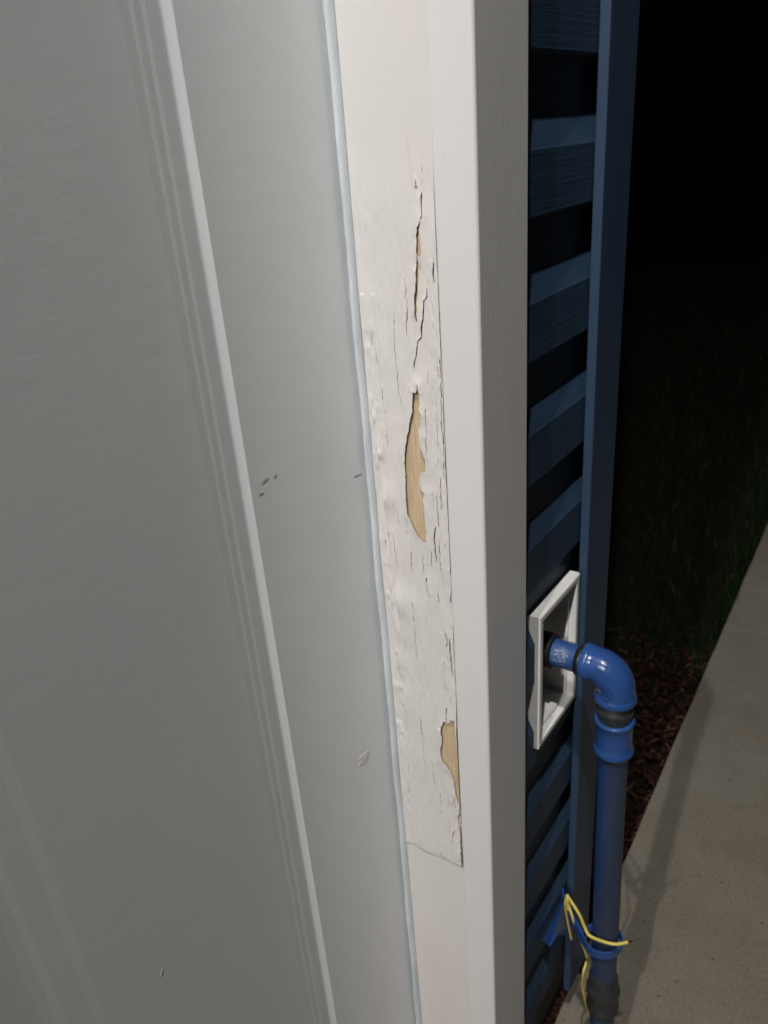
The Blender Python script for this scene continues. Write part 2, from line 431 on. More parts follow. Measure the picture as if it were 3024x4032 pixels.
cracks = [
 # (region, points, width in detail pixels, lift left side, lift right side)
 (5, [(820,222),(824,330),(820,480),(808,600),(812,700),(820,760)], 15, .0022, .0004),
 (5, [(900,470),(898,560),(875,590),(868,700),(860,800),(860,890),(835,910),(820,950),(815,1020),(800,1080),(790,1140),(775,1165)], 8, .0014, .0003),
 (5, [(712,370),(725,520),(738,640),(738,720),(730,790),(740,900)], 4, .0005, .0002),
 (5, [(620,650),(630,740),(630,870),(635,960),(655,1200),(668,1350),(690,1410),(705,1480),(707,1560)], 3.5, .0005, .0002),
 (4, [(845,1300),(852,1370),(855,1440),(862,1500)], 4, .0005, .0002),
 (4, [(797,1415),(805,1500),(810,1545)], 4, .0004, .0002),
 (4, [(855,1560),(850,1650),(858,1760),(845,1790)], 8, .0011, .0003),
 (6, [(1005,140),(1012,260),(1018,340),(1013,430)], 6, .0006, .0006),
 (6, [(970,560),(960,610),(955,660),(965,740),(975,860)], 9, .0014, .0005),
 (6, [(935,760),(930,830),(932,900)], 5, .0008, .0002),
 (6, [(1002,660),(1005,760),(1008,860),(1013,950)], 5, .0004, .0003),
 (6, [(990,480),(998,560)], 4, .0004, .0002),
 (6, [(897,985),(890,1040),(905,1100),(920,1145)], 7, .0003, .0012),
 (6, [(985,1100),(995,1190)], 6, .0008, .0003),
 (6, [(1088,1100),(1090,1190)], 6, .0006, .0003),
 (6, [(1040,1420),(1060,1490),(1055,1560)], 7, .0010, .0004),
 (6, [(1090,1480),(1088,1600),(1098,1700),(1100,1790)], 11, .0010, .0004),
 (6, [(1050,1650),(1033,1690),(1035,1780),(1045,1850),(1065,1940)], 6, .0004, .0012),
 (6, [(770,750),(772,830),(768,900),(775,970)], 4, .0004, .0001),
 (6, [(775,1130),(790,1230),(800,1380),(808,1500),(815,1620),(822,1680)], 3.5, .0004, .0001),
 (7, [(1058,380),(1056,430),(1062,490)], 7, .0007, .0004),
 (7, [(825,170),(840,350),(850,500),(860,600),(872,750),(885,900),(890,970)], 3.5, .0004, .0001),
 (7, [(940,830),(950,930),(965,1030)], 3.5, .0004, .0001),
 (7, [(1000,950),(998,1080),(1010,1200),(1015,1300)], 3.5, .0004, .0001),
 (7, [(740,780),(750,940)], 3, .0003, .0001), (7, [(755,1000),(760,1080)], 3, .0003, .0001),
 (7, [(1125,1385),(1108,1420),(1105,1490)], 6, .0006, .0010),
 (7, [(1166,1250),(1157,1285),(1170,1380),(1178,1500),(1183,1600),(1185,1690)], 17, .0014, .0),
 (7, [(1018,1550),(1012,1610)], 4, .0003, .0003),
 (6, [(665,470),(663,560)], 3, .0003, .0001), (6, [(730,440),(735,560),(730,660)], 3.5, .0003, .0002),
 (6, [(868,760),(866,860),(875,960)], 4, .0003, .0003), (6, [(905,780),(903,900)], 3, .0003, .0001),
 (6, [(945,260),(950,400),(945,520)], 3, .0003, .0001), (6, [(975,300),(985,420),(995,500)], 4, .0005, .0002),
 (5, [(890,1400),(892,1560),(897,1800),(905,1990)], 3.5, .0003, .0001), (5, [(975,1480),(985,1650),(990,1800)], 3.5, .0003, .0002),
 (5, [(910,1160),(905,1290)], 3, .0002, .0001), (5, [(955,270),(955,390),(968,440)], 6, .0006, .0002),
 (5, [(1005,1000),(1010,1180),(1015,1400),(1020,1600),(1035,1760),(1040,1910)], 5, .0005, .0),
 (6, [(1040,0),(1035,120),(1040,190)], 4, .0005, .0),
 (5, [(440,740),(450,900),(470,960)], 3, .0003, .0001), (5, [(500,1150),(520,1230),(545,1420),(570,1540)], 3, .0004, .0001),
 (5, [(570,1620),(575,1760),(590,1850)], 3, .0003, .0001),
]
flaps = [   # lifted flakes on the door side: an edge line whose casing side curls up
 (6, [(545,170),(540,260),(550,380),(568,470)], .0034, .009),
 (6, [(568,470),(575,560),(600,740),(605,850),(620,950)], .0010, .005),
 (6, [(600,540),(625,640),(645,800),(660,900),(672,1000)], .0011, .005),
 (6, [(676,980),(655,1060),(645,1120),(660,1200),(668,1250),(657,1320)], .0040, .012),
 (6, [(657,1300),(655,1400),(650,1500),(660,1570)], .0017, .008),
 (6, [(664,1540),(655,1640),(625,1710)], .0036, .008),
 (7, [(720,150),(718,330),(712,440),(690,550)], .0020, .007),
 (7, [(700,640),(680,690),(690,720)], .0020, .005),
 (5, [(495,1740),(494,1800),(475,1880)], .0022, .005),
 (5, [(465,880),(480,960),(492,1080),(505,1170)], .0010, .004),
 (5, [(485,560),(500,620),(505,720)], .0008, .004),
]
ZA, ZB = .335, 1.52                              # detailed stretch of the jamb
ya, yb = YJ - .0019, .4198
NYg, NZg = 268, 1500
yy = np.linspace(ya, yb, NYg); zz = np.linspace(ZA, ZB, NZg)
YY, ZZ = np.meshgrid(yy, zz)
def vnoise(Yv, Zv, sy, sz, seed):
    r = np.random.default_rng(seed).random((257, 257))
    a = Yv / sy + 13.7; b = Zv / sz + 7.3
    ia = np.floor(a).astype(int); ib = np.floor(b).astype(int); fa = a - ia; fb = b - ib
    fa = fa * fa * (3 - 2 * fa); fb = fb * fb * (3 - 2 * fb)
    g_ = lambda i, j: r[i % 256, j % 256]
    return (g_(ia, ib) * (1 - fa) + g_(ia + 1, ib) * fa) * (1 - fb) + (g_(ia, ib + 1) * (1 - fa) + g_(ia + 1, ib + 1) * fa) * fb
WY = YY + (vnoise(YY, ZZ, .0022, .0035, 1) - .5) * .0012 + (vnoise(YY, ZZ, .0008, .0012, 2) - .5) * .0005
WZ = ZZ + (vnoise(YY, ZZ, .0025, .003, 3) - .5) * .0012
def seg_d(pts, closed=False):
    best = np.full(YY.shape, 1e9); side = np.zeros(YY.shape); tt = np.zeros(YY.shape)
    P = list(pts) + ([pts[0]] if closed else [])
    L = len(P) - 1
    for i in range(L):
        ay, az = P[i]; by, bz = P[i + 1]
        dy, dz = by - ay, bz - az; ll = dy * dy + dz * dz + 1e-12
        s = np.clip(((WY - ay) * dy + (WZ - az) * dz) / ll, 0, 1)
        ey = WY - (ay + s * dy); ez = WZ - (az + s * dz)
        d = np.hypot(ey, ez); m = d < best
        best = np.where(m, d, best)
        side = np.where(m, dy * ez - dz * ey, side)      # >0 : one side of the line
        tt = np.where(m, (i + s) / L, tt)
    return best, side, tt
def inside(pts):
    c = np.zeros(YY.shape, bool); n_ = len(pts)
    for i in range(n_):
        ay, az = pts[i]; by, bz = pts[(i + 1) % n_]
        if az == bz: continue
        cond = ((az > WZ) != (bz > WZ)) & (WY < (by - ay) * (WZ - az) / (bz - az) + ay)
        c ^= cond
    return c
PXM = .000112                                    # metres per detail pixel on the jamb
sdf = np.full(YY.shape, 1.0); H = np.zeros(YY.shape)
amp_n = .35 + 1.1 * vnoise(YY, ZZ, .02, .012, 5) * vnoise(YY, ZZ, .01, .03, 6)
for pts, amp, lam in holes:
    d, _, _ = seg_d(pts, True); s = np.where(inside(pts), -d, d)
    sdf = np.minimum(sdf, s)
    H = np.maximum(H, amp * amp_n * np.exp(-(np.maximum(s, 0) / lam) ** 1.2))
for reg, pts, wpx, la, ra in cracks:
    P = rp(reg, pts); d, sd, tt = seg_d(P)
    taper = np.clip(np.minimum(tt, 1 - tt) * 5 + .35, .0, 1)
    hw = max(wpx * PXM * .55, .00019) * taper * (.7 + .6 * vnoise(YY, ZZ, .004, .006, 8))
    sdf = np.minimum(sdf, d - hw)
    # photo-left is larger y (door side)
    left = sd > 0
    lam = .004 if max(la, ra) > .0009 else .0025
    e = np.exp(-(d / lam) ** 1.2) * np.clip(np.minimum(tt, 1 - tt) * 4 + .1, 0, 1)
    H = np.maximum(H, np.where(left, la, ra) * e * amp_n * 1.3)
HF = np.zeros(YY.shape)
for reg, pts, amp, lam in flaps:
    P = rp(reg, pts); d, sd, tt = seg_d(P)
    endf = np.sin(np.pi * np.clip(tt, 0, 1)) ** 1.4
    right = sd < 0
    e = np.exp(-(d / (lam * 1.7)) ** 1.4) * endf * (.8 + .3 * vnoise(YY, ZZ, .006, .009, 31))
    HF = np.maximum(HF, np.where(right, 1.25 * amp, 0) * e)
    sdf = np.minimum(sdf, np.where(endf > .15, d - .00030 * endf, 1.0))
for _ in range(3):                               # ease the flakes lengthwise
    HF = sum(np.roll(HF, k, 0) for k in range(-9, 10)) / 19.0
H = np.maximum(H, HF)
# random hair cracks and missing specks in the crazed band next to the casing
zt_, zb_ = rp(5, [(960, 260)])[0][1], rp(7, [(1180, 1650)])[0][1]
for i in range(18):
    zc = rng.uniform(zb_, zt_); yc = YJ + .001 + abs(rng.normal(0, .009)); L = rng.uniform(.004, .022)
    if yc > .372: continue
    pts = [(yc + rng.normal(0, .0004), zc + L * (k / 3 - .5)) for k in range(4)]
    d, sd, tt = seg_d(pts); tp = np.clip(np.minimum(tt, 1 - tt) * 5, 0, 1)
    sdf = np.minimum(sdf, d - .00026 * tp + .0001 * (tp < .1))
    H = np.maximum(H, np.where(sd > 0, .0006, .0001) * np.exp(-d / .002) * tp)
for i in range(6):                              # short nicks along the door edge and over the face
    zc = rng.uniform(zb_ - .02, zt_ + .06); yc = .4185 - abs(rng.normal(0, .010)); L = rng.uniform(.003, .012)
    pts = [(yc + rng.normal(0, .0003), zc + L * (k / 2 - .5)) for k in range(3)]
    d, sd, tt = seg_d(pts); tp = np.clip(np.minimum(tt, 1 - tt) * 5, 0, 1)
    sdf = np.minimum(sdf, d - .00023 * tp + .0001 * (tp < .1))
    H = np.maximum(H, np.where(sd < 0, .0005, .0001) * np.exp(-d / .0022) * tp)
# overall film: thick old coats between the two crease lines, smooth repaint below and above
crease = rp(7, [(725,1495),(790,1500),(880,1560),(1010,1610),(1100,1650),(1185,1690)])
cy = [p[0] for p in crease][::-1]; cz = [p[1] for p in crease][::-1]
ZCR = np.interp(YY, cy, cz)
old = 1 / (1 + np.exp(-(WZ - ZCR) / .0012))
old *= 1 / (1 + np.exp((WZ - (ZC - .03)) / .012))
base = .0009 + .0004 * old
base += old * (.0007 * vnoise(YY, ZZ, .0045, .03, 21) + .0004 * vnoise(YY, ZZ, .0022, .010, 22) + .0014 * (vnoise(YY, ZZ, .017, .045, 23) - .5))
base += .0001 * vnoise(YY, ZZ, .003, .05, 24)
base -= .0003 * np.exp(-((WZ - ZCR) / .0011) ** 2) * (.5 + vnoise(YY, ZZ, .006, .006, 25))
rough_band = np.clip(1 - (YY - YJ) / .018, 0, 1) * (ZZ < zt_) * (ZZ > zb_)
base += rough_band * .0006 * (vnoise(YY, ZZ, .0016, .006, 26) - .35)
rough_left = np.clip((YY - .400) / .010, 0, 1) * old * (ZZ < ZC - .12)
base += rough_left * .0022 * np.clip(vnoise(YY, ZZ, .0035, .009, 41) * vnoise(YY, ZZ, .006, .016, 42) - .22, 0, 1)
Hf = base + H
# snap vertices onto tear lines
dyc, dzc = yy[1] - yy[0], zz[1] - zz[0]
gz, gy = np.gradient(sdf, dzc, dyc); gl = np.hypot(gy, gz) + 1e-9
near = (np.abs(sdf) < .55 * max(dyc, dzc)) & (gl > .3)
VY = YY - np.where(near, sdf * gy / gl ** 2, 0).clip(-.6 * dyc, .6 * dyc)
VZ = ZZ - np.where(near, sdf * gz / gl ** 2, 0).clip(-.6 * dzc, .6 * dzc)
VY[:, 0] = ya; VY[:, -1] = yb
ctr = (sdf[:-1, :-1] + sdf[1:, :-1] + sdf[:-1, 1:] + sdf[1:, 1:]) / 4
keep = ctr > 0
idx = np.arange(NYg * NZg).reshape(NZg, NYg)
quads = np.stack([idx[:-1, :-1], idx[:-1, 1:], idx[1:, 1:], idx[1:, :-1]], -1)[keep]
# plain film above and below the detailed stretch
verts = np.stack([WX - Hf, VY, VZ], -1).reshape(-1, 3)
vlist = verts; extra = []; exq = []
n0 = len(verts)
for row, zend in ((0, .062), (NZg - 1, 2.104)):
    ii = list(range(0, NYg))
    st = n0 + len(extra)
    extra += [(WX - .0009, float(yy[i]), zend) for i in ii]
    for a in range(len(ii) - 1):
        q = (idx[row, ii[a]], idx[row, ii[a + 1]], st + a + 1, st + a)
        exq.append(q if row else q[::-1])
# torn edges get thickness: a skirt from every open edge back towards the wood
ed = np.sort(np.concatenate([quads[:, [0, 1]], quads[:, [1, 2]], quads[:, [2, 3]], quads[:, [3, 0]]]), axis=1)
eu, ec = np.unique(ed, axis=0, return_counts=True); be = eu[ec == 1]
sk = len(verts) + len(extra); nbe = len(be)
s0, s1 = verts[be[:, 0]], verts[be[:, 1]]; th_ = np.array([.0006, 0, 0])
skv = np.concatenate([s0, s1, s1 + th_, s0 + th_]); ar = np.arange(nbe) + sk
skq = np.stack([ar, ar + nbe, ar + 2 * nbe, ar + 3 * nbe], -1)
vall = np.vstack([verts, np.array(extra), skv])
qall = np.vstack([quads, np.array(exq), skq])
used = np.unique(qall); remap = -np.ones(len(vall), int); remap[used] = np.arange(len(used))
vall = vall[used]; qall = remap[qall]
me = bpy.data.meshes.new('paint_layer')
me.vertices.add(len(vall)); me.vertices.foreach_set('co', vall.astype(np.float32).ravel())
me.loops.add(qall.size); me.loops.foreach_set('vertex_index', qall.ravel().astype(np.int32))
me.polygons.add(len(qall)); me.polygons.foreach_set('loop_start', np.arange(0, qall.size, 4, dtype=np.int32))
me.update(calc_edges=True); me.validate()
me.shade_smooth()
film = link('paint_layer', me, M['old_paint'], jamb)
tag(film, 'cracked and curling white paint film with torn open patches')
# film normals should face -X (the door side)
if me.polygons[0].normal.x > 0:
    me.flip_normals()

# ------------------------------------------------------------------ door
door = empty('door', (XL, YD, 0))
tag(door, 'closed grey-white panelled door with raised moulding lines', 'door')
DX0, DX1, DZ0, DZ1 = XL - .010, XC + .010, .064, 2.098
PX = [(.0850, .3990), (-.2750, .0390)]; PZ = (.26, 1.90)
prof = [(0, 0), (.0008, .0005), (.0014, .0009), (.0052, .0040), (.0064, .0046), (.0088, .0047), (.0182, .0041), (.0216, .0045), (.0278, .0037), (.0310, .0040), (.0390, .0030)]
profl = [(0, 0), (.006, .0005), (.012, .0011), (.022, .0024), (.030, .0034), (.038, .0042), (.046, .0043), (.0525, .0037), (.070, .0037), (.0785, .0030), (.085, .0030)]
def door_skin():
    vs_, fs_ = [], []
    def quad(x0, x1, z0, z1, y):
        o = len(vs_); vs_.extend([(x0, y, z0), (x1, y, z0), (x1, y, z1), (x0, y, z1)]); fs_.append((o, o + 1, o + 2, o + 3))
    xs = [DX0, PX[1][0], PX[1][1], PX[0][0], PX[0][1], DX1]
    for i in (0, 2, 4): quad(xs[i], xs[i + 1], DZ0, DZ1, YD)
    for (a, b) in PX:
        quad(a, b, DZ0, PZ[0], YD); quad(a, b, PZ[1], DZ1, YD)
    o = len(vs_)     # slab sides and back
    vs_.extend([(DX0, YD, DZ0), (DX1, YD, DZ0), (DX1, YD, DZ1), (DX0, YD, DZ1), (DX0, YD + .044, DZ0), (DX1, YD + .044, DZ0), (DX1, YD + .044, DZ1), (DX0, YD + .044, DZ1)])
    fs_.extend([(o + 1, o, o + 4, o + 5), (o + 2, o + 1, o + 5, o + 6), (o + 3, o + 2, o + 6, o + 7), (o, o + 3, o + 7, o + 4), (o + 4, o + 7, o + 6, o + 5)])
    me_ = bpy.data.meshes.new('slab'); me_.from_pydata(vs_, [], fs_); me_.update(); return me_
link('slab', door_skin(), M['door_paint'], door)
for (a, b) in PX:
    vs_, fs_ = [], []
    for (ins, dep), (il, dl) in zip(prof, profl):      # the moulding's far slope is gentler
        vs_ += [(a + il, YD + dl, PZ[0] + ins), (b - ins, YD + dep, PZ[0] + ins), (b - ins, YD + dep, PZ[1] - ins), (a + il, YD + dl, PZ[1] - ins)]
    for i in range(len(prof) - 1):
        for k in range(4):
            k2 = (k + 1) % 4; fs_.append((i * 4 + k, i * 4 + k2, i * 4 + 4 + k2, i * 4 + 4 + k))
    e_ = (len(prof) - 1) * 4; fs_.append((e_, e_ + 1, e_ + 2, e_ + 3))
    pm = bpy.data.meshes.new('panel'); pm.from_pydata(vs_, [], fs_); pm.update()
    link('panel', pm, M['door_paint'], door)
# scuffs on the stile
def blob(name, c, pts, y, mat, parent=None, th=.0004):
    vs_ = [(c[0] + p[0], y - .0002, c[1] + p[1]) for p in pts] + [(c[0] + p[0] * .9, y - .0002 - th, c[1] + p[1] * .9) for p in pts]
    n_ = len(pts)
    fs_ = [tuple(range(n_, 2 * n_))] + [(i, (i + 1) % n_, n_ + (i + 1) % n_, n_ + i) for i in range(n_)]
    return link(name, mesh(name, vs_, fs_), mat, parent)
for (px_, py_, l, h, a) in ((1045, 1893, .0055, .0013, 12), (1083, 1877, .003, .001, 18), (1030, 1945, .0035, .0010, 5), (1408, 1873, .0065, .0011, -6)):
    p = on_y((px_, py_), YD); ca, sa = math.cos(math.radians(a)), math.sin(math.radians(a))
    pts = []
    for k in range(9):
        th = 2 * math.pi * k / 9; u = l * math.cos(th) * random.uniform(.7, 1.1); w_ = h * math.sin(th) * random.uniform(.5, 1.2)
        pts.append((u * ca - w_ * sa, u * sa + w_ * ca))
    blob('scuff_mark', (p.x, p.z), pts, YD, M['scuff'], door, .00005)
# loose chips of paint stuck to the door
lp = [on_y((1250 + x / RS, 2600 + y / RS), YD) for x, y in ((411, 730), (414, 760), (402, 800), (386, 846), (362, 846), (337, 862), (346, 832), (335, 812), (346, 785), (372, 764))]
p = sum(lp, Vector()) / len(lp)
ch = blob('paint_chip', (p.x, p.z), [(q.x - p.x, q.z - p.z) for q in lp], YD, M['chip'])
tag(ch, 'leaf-shaped flake of white paint stuck to the door stile', 'paint chip')
p = on_y((645, 3835), YD)
ch = blob('paint_chip', (p.x, p.z), [(-.002, -.003), (.0002, -.0012), (.0015, .0022), (.0022, .0035), (.0002, .0018), (-.0008, -.0004)], YD + .0030, M['chip'])
tag(ch, 'tiny white paint speck stuck on the door panel field', 'paint chip')

# ------------------------------------------------------------------ mounting block
blk = empty('mounting_block', ((BX0 + BX1) / 2, YF, BZ0))
tag(blk, 'white plastic mounting block set in the blue siding around the pipe', 'mounting block')
def frame_ring(name, x0, x1, z0, z1, steps, mat, parent, close=None):
    """nested rectangles: steps = (inset, y)"""
    vs_, fs_ = [], []
    for ins, y in steps:
        vs_ += [(x0 + ins, y, z0 + ins), (x1 - ins, y, z0 + ins), (x1 - ins, y, z1 - ins), (x0 + ins, y, z1 - ins)]
    for i in range(len(steps) - 1):
        for k in range(4):
            k2 = (k + 1) % 4; fs_.append((i * 4 + k, i * 4 + k2, i * 4 + 4 + k2, i * 4 + 4 + k))
    if close:
        e_ = (len(steps) - 1) * 4; fs_.append((e_, e_ + 1, e_ + 2, e_ + 3))
    me_ = mesh(name, vs_, fs_); o_ = link(name, me_, mat, parent); return o_
fr = frame_ring('frame', BX0, BX1, BZ0, BZ1, [(0, YS + .012), (0, YB + .002), (.0006, YB + .0006), (.002, YB), (.0074, YB), (.0086, YB + .0006), (.0090, YB + .002), (.0090, YB + .009),
                                              (.0128, YB + .009), (.0138, YB + .0105), (.0138, YB + .046)], M['block'], blk)
bk = box('back_plate', (BX0 + .013, BX1 - .013, YB + .0455, YB + .0475, BZ0 + .013, BZ1 - .013), M['block'], blk)

# ------------------------------------------------------------------ pipe
XP = .731; ZS = ZC - .571; YP = .2338
pipe = empty('water_pipe', (XP, YP, 0))
tag(pipe, 'blue painted iron pipe elbowing down out of the white mounting block', 'pipe')
link('gasket', sweep('gasket', [(XP, YF + .0450, ZS), (XP, YF + .0085, ZS), (XP, YF + .0075, ZS)], [.0212, .0212, .0185], 32), M['rubber'], pipe)
link('stub', sweep('stub', [(XP, YF + .04, ZS), (XP, YP + .030, ZS)], [.0167, .0167], 36), M['stub_blue'], pipe)
link('seal_ring', sweep('seal_ring', [(XP, YP + .0475, ZS), (XP, YP + .046, ZS), (XP, YP + .0425, ZS), (XP, YP + .038, ZS), (XP, YP + .0365, ZS)], [.0172, .0192, .0200, .0192, .018], 32), M['sealant'], pipe)
# elbow
path, rad = [], []
R_ = .0255
path += [(XP, YP + .0405, ZS), (XP, YP + .0400, ZS), (XP, YP + .0390, ZS), (XP, YP + .0325, ZS), (XP, YP + .0312, ZS), (XP, YP + .0302, ZS)]
rad += [.0180, .0215, .0224, .0226, .0219, .0213]
for k in range(0, 13):
    a = math.pi / 2 * k / 12
    path.append((XP, YP + R_ - R_ * math.sin(a), ZS - R_ + R_ * math.cos(a))); rad.append(.0213 + .0009 * math.sin(a * 2))
path += [(XP, YP, ZS - .0300), (XP, YP, ZS - .0318), (XP, YP, ZS - .0330), (XP, YP, ZS - .0365), (XP, YP, ZS - .0395), (XP, YP, ZS - .0408)]
rad += [.0217, .0222, .0234, .0243, .0238, .0185]
elb = link('elbow', sweep('elbow', path, rad, 40), M['pipe_blue'], pipe)
# raised foundry marks on the elbow cheek
mk = bmesh.new()
for (dy, dz, w_, h_) in ((-.004, -.0150, .0060, .0011), (-.004, -.0215, .0060, .0011), (-.0068, -.018, .0011, .0065), (-.0012, -.018, .0011, .0065), (.006, -.0125, .005, .001), (.0005, -.0285, .007, .0009)):
    rr = .0222
    c = Vector((XP - math.sqrt(max(rr ** 2 - (dy * .9) ** 2, 0)) + .0006, YP + dy + .004, ZS + dz))
    bmesh.ops.create_cube(mk, size=1.0, matrix=Matrix.Translation(c) @ Matrix.Rotation(math.radians(-22), 4, 'Z') @ Matrix.Diagonal((.0022, w_, h_, 1)))
me = bpy.data.meshes.new('raised_mark'); mk.to_mesh(me); mk.free()
link('raised_mark', me, M['pipe_blue'], elb)
# riser, leaning slightly off plumb
def ax(z):       # axis point at height z below the elbow
    s = (ZS - .04 - z); return (XP, YP - .0186 * s, z)
def vsweep(name, spec, mat, n=36): return link(name, sweep(name, [ax(ZC + z) for z, r in spec], [r for z, r in spec], n), mat, pipe)
vsweep('thread', [(-.6085, .0170), (-.6200, .0188), (-.6225, .0215), (-.6265, .0218), (-.634, .0196), (-.650, .0190)], M['iron'])
vsweep('coupling', [(-.6385, .0188), (-.6388, .0220), (-.6396, .0231), (-.6412, .0235), (-.6428, .0232), (-.6440, .0222), (-.6455, .0215), (-.6600, .0212), (-.6740, .0213), (-.6785, .0216), (-.6800, .0224), (-.6815, .0233), (-.6845, .0237), (-.6875, .0234), (-.6890, .0224), (-.6895, .0180)], M['pipe_blue'])
vsweep('seal_ring', [(-.6890, .0180), (-.6910, .0200), (-.6940, .0196), (-.6965, .0178)], M['sealant'])
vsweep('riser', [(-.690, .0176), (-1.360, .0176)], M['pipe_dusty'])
vsweep('union', [(-1.098, .0178), (-1.101, .0192), (-1.106, .0200), (-1.122, .0204), (-1.126, .0222), (-1.1320, .0238), (-1.1370, .0236), (-1.140, .0222), (-1.143, .0217), (-1.156, .0215), (-1.160, .0226), (-1.166, .0236), (-1.172, .0228), (-1.178, .0190), (-1.181, .0170)], M['iron'])
link('foot_flange', sweep('foot_flange', [ax(.001), ax(.006), ax(.009), ax(.012), ax(.028)], [.046, .046, .043, .024, .021], 36), M['iron'], pipe)

# ------------------------------------------------------------------ pipe bracket
br = empty('pipe_bracket', (.76, YS, ZC - 1.05))
tag(br, 'bright blue metal pipe hanger looping round the riser near the ground', 'pipe bracket')
zr_ = ZC - 1.0315
ring_c = Vector(ax(zr_))
pts = []
for k in range(41):
    a = math.radians(130) + 2 * math.pi * k / 40
    rr = .0245
    pts.append((ring_c.x + rr * math.cos(a), ring_c.y + .003 + rr * 1.03 * math.sin(a), zr_ - .004 * math.sin(a)))
def ribbon(name, path, h, th, up=Vector((0, 0, 1))):
    P = [Vector(p) for p in path]; vs_, fs_ = [], []
    for i, p in enumerate(P):
        tn = (P[min(i + 1, len(P) - 1)] - P[max(i - 1, 0)]).normalized(); nn = tn.cross(up).normalized()
        for a, b in ((-1, -1), (1, -1), (1, 1), (-1, 1)): vs_.append(p + nn * th / 2 * a + up * h / 2 * b)
    for i in range(len(P) - 1):
        for k in range(4):
            k2 = (k + 1) % 4; fs_.append((i * 4 + k, i * 4 + k2, i * 4 + 4 + k2, i * 4 + 4 + k))
    fs_ += [(0, 1, 2, 3), tuple((len(P) - 1) * 4 + k for k in (3, 2, 1, 0))]
    return mesh(name, vs_, fs_)
link('loop', ribbon('loop', pts, .0125, .0030), M['pipe_blue'], br)
arm0 = Vector(pts[0])
link('arm', ribbon('arm', smooth_path([arm0, (.735, .274, zr_ + .002), (.757, .297, zr_ + .001), (.772, .3065, zr_)], 6), .020, .0028), M['pipe_blue'], br)
up_ = [on_y(q, .3105) for q in ((2134, 3702), (2226, 3518))]; lo_ = [on_y(q, .2925) for q in ((2231, 3668), (2206, 3664), (2186, 3672), (2172, 3700), (2160, 3722))]
pl = up_ + lo_; n_ = len(pl)
nv = (up_[1] - up_[0]).cross(lo_[-1] - up_[0]).normalized() * .003
if nv.z > 0: nv = -nv
vs_ = list(pl) + [p_ + nv for p_ in pl]
fs_ = [tuple(range(n_)), tuple(n_ + i for i in reversed(range(n_)))] + [(i, (i + 1) % n_, n_ + (i + 1) % n_, n_ + i) for i in range(n_)]
link('wall_plate', mesh('wall_plate', vs_, fs_), M['pipe_blue'], br)

# ------------------------------------------------------------------ yellow wire
hk = on_y((2000 + 645 / 2.765, 3400 + 345 / 2.765), .2880)
wire = empty('yellow_wire', hk)
tag(wire, 'yellow insulated wire hooked on the blue bracket with loose ends hanging', 'wire')
def zpx(x, y): return (2000 + x / 2.765, 3400 + y / 2.765)
loopw = [on_y(zpx(600 + 45, 345), .2880)]
a1 = [hk, on_x(zpx(700, 430), .737), on_x(zpx(780, 560), .728), on_x(zpx(835, 690), .712), on_x(zpx(890, 785), .704), on_x(zpx(1050, 853), .703), on_x(zpx(1180, 878), .706), on_x(zpx(1310, 855), .712)]
sp = smooth_path(a1, 10); link('strand', sweep('strand', sp, [.00215] * len(sp), 12), M['wire'], wire)
d_ = (sp[-1] - sp[-2]).normalized()
link('bare_tip', sweep('bare_tip', [sp[-1], sp[-1] + d_ * .006], [.0014, .0013], 10), M['rubber'], wire)
a2 = [hk, on_y(zpx(668, 470), .283), on_y(zpx(722, 640), .272), on_y(zpx(800, 850), .262), on_y(zpx(858, 1010), .254), on_y(zpx(852, 1080), .250), on_y(zpx(820, 1190), .250), on_y(zpx(815, 1330), .252), on_y(zpx(835, 1460), .250), on_y(zpx(905, 1720), .246), on_y(zpx(945, 1880), .243)]
sp = smooth_path(a2, 10); link('strand', sweep('strand', sp, [.00185] * len(sp), 12), M['wire'], wire)
a3 = [hk, on_y(zpx(622, 440), .290), on_y(zpx(640, 570), .289), on_y(zpx(662, 690), .287), on_y(zpx(690, 820), .284)]
sp = smooth_path(a3, 10); link('strand', sweep('strand', sp, [.0018] * len(sp), 12), M['wire'], wire)
a4 = [hk, on_y(zpx(648, 400), .286), on_y(zpx(655, 500), .284)]
sp = smooth_path(a4, 8); link('strand', sweep('strand', sp, [.0020] * len(sp), 12), M['wire'], wire)

# ------------------------------------------------------------------ mulch and grass
def mulch():
    N = 5200; vs_, fs_ = [], []
    for i in range(N):
        x = random.uniform(.80, 2.0); y0 = walk_edge(x) + .004
        y = y0 + (random.random() ** 1.3) * 1.3 if x > XT1 else random.uniform(y0, max(y0 + .004, .336))
        if x < XT1 + .01 and y > .345: continue
        L = random.uniform(.010, .034); W = random.uniform(.0025, .006); T = random.uniform(.0015, .004)
        m = Matrix.Translation((x, y, -.022 + random.uniform(-.012, .010))) @ Matrix.Rotation(random.uniform(0, 6.28), 4, 'Z') @ Matrix.Rotation(random.gauss(0, .28), 4, 'Y') @ Matrix.Rotation(random.uniform(-.6, .6), 4, 'X')
        o = len(vs_)
        sh = random.uniform(.3, .9)
        for a, b, c in ((-1, -1, -1), (1, -sh, -1), (1, sh, -1), (-1, 1, -1), (-1, -sh, 1), (.9, -.6 * sh, 1), (.9, .6 * sh, 1), (-1, sh, 1)):
            p_ = m @ Vector((a * L / 2, b * W / 2, c * T / 2)); vs_.append(p_)
        fs_ += [(o, o + 3, o + 2, o + 1), (o + 4, o + 5, o + 6, o + 7), (o, o + 1, o + 5, o + 4), (o + 1, o + 2, o + 6, o + 5), (o + 2, o + 3, o + 7, o + 6), (o + 3, o, o + 4, o + 7)]
    me_ = bpy.data.meshes.new('mulch'); me_.from_pydata([tuple(v_) for v_ in vs_], [], fs_); me_.update(); return me_
mu = link('mulch', mulch(), M['mulch'])
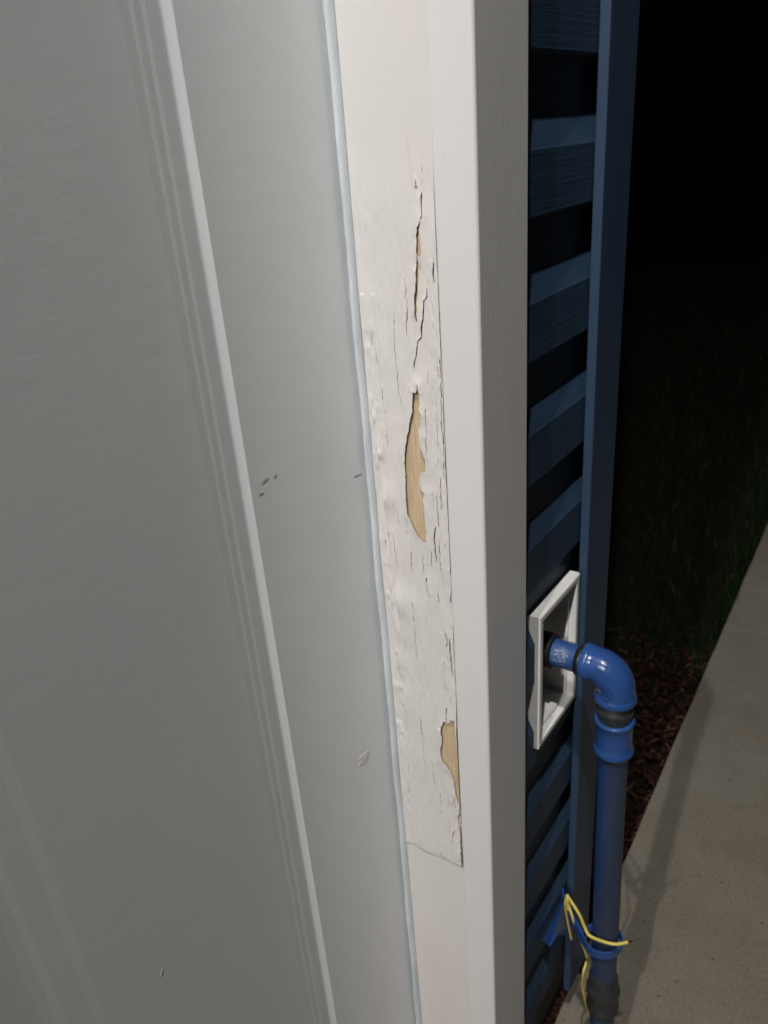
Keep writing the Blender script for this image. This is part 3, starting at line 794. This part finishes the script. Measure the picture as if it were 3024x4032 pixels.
tag(mu, 'dark red wood-chip mulch bed beside the concrete walk', 'mulch', kind='stuff')
def grass():
    N = 26000
    x = 1.62 + rng.random(N) ** 1.7 * 6.5
    y = walk_edge(x) + .006 + rng.random(N) ** 1.4 * 3.2
    keep_ = (x > 1.80 + (y - .36) * .15 + rng.normal(0, .05, N)); x, y = x[keep_], y[keep_]; N = len(x)
    h = rng.uniform(.03, .085, N); a = rng.uniform(0, 6.283, N); w_ = rng.uniform(.0012, .0026, N)
    lean = rng.normal(0, .35, N) * h; b = rng.uniform(0, 6.283, N); lx, ly = lean * np.cos(b), lean * np.sin(b)
    cx, sx_ = np.cos(a) * w_, np.sin(a) * w_
    z0 = np.full(N, -.05)
    P = np.stack([np.stack([x - cx, y - sx_, z0], 1), np.stack([x + cx, y + sx_, z0], 1),
                  np.stack([x + cx * .7 + lx * .35, y + sx_ * .7 + ly * .35, z0 + h * .6], 1), np.stack([x - cx * .7 + lx * .35, y - sx_ * .7 + ly * .35, z0 + h * .6], 1),
                  np.stack([x + lx, y + ly, z0 + h], 1)], 1).reshape(-1, 3)
    f = []
    for i in range(N):
        o = i * 5; f.append((o, o + 1, o + 2, o + 3)); f.append((o + 3, o + 2, o + 4))
    me_ = bpy.data.meshes.new('grass'); me_.from_pydata(P.tolist(), [], f); me_.update(); return me_
gr = link('grass', grass(), M['grass'])
tag(gr, 'dark green lawn grass beyond the mulch bed', 'grass', kind='stuff')

# ------------------------------------------------------------------ wall lamps (above the frame, they light the scene)
def wall_lamp(x, y, z, watts, label):
    t_ = empty('wall_lamp', (x, YS, z)); tag(t_, label, 'wall lamp', 'gooseneck lamps on the house wall')
    zt = z + .20
    link('mount_plate', sweep('mount_plate', [(x, YS - .001, zt + .02), (x, YS - .016, zt + .02)], [.05, .045], 28), M['bronze'], t_)
    p_ = smooth_path([(x, YS - .014, zt + .02), (x, YS - .07, zt + .07), (x, (YS + y) / 2 - .05, zt + .10), (x, y, zt + .06), (x, y, zt - .04)], 8)
    link('arm', sweep('arm', p_, [.011] * len(p_), 14), M['bronze'], t_)
    sh = [(.02, .155), (.035, .15), (.045, .12), (.06, .10), (.10, .075), (.135, .05), (.145, .046), (.143, .044), (.130, .048), (.095, .071), (.055, .094), (.04, .11), (.03, .14)]
    link('shade', sweep('shade', [(x, y, z + h) for r, h in sh], [r for r, h in sh], 36, caps=False), M['bronze'], t_)
    link('bulb', sweep('bulb', [(x, y, z + .10), (x, y, z + .085), (x, y, z + .06), (x, y, z + .035), (x, y, z + .02), (x, y, z + .0145)], [.012, .014, .026, .03, .022, .006], 24), M['glow'], t_)
    ld = bpy.data.lights.new('lamp_light', 'POINT'); ld.energy = watts; ld.color = (1.0, .985, .962); ld.shadow_soft_size = .042
    lo = bpy.data.objects.new('lamp_light', ld); COL.objects.link(lo); lo.parent = t_; lo.location = Vector((x, y, z - .025)) - Vector((x, YS, z))
    return t_
wall_lamp(-3.27, -.175, ZC + 2.45, 104, 'bronze gooseneck wall lamp beyond the door, far from the corner post')
wall_lamp(-.80, -.25, ZC + 3.00, 88, 'bronze gooseneck wall lamp above the door')
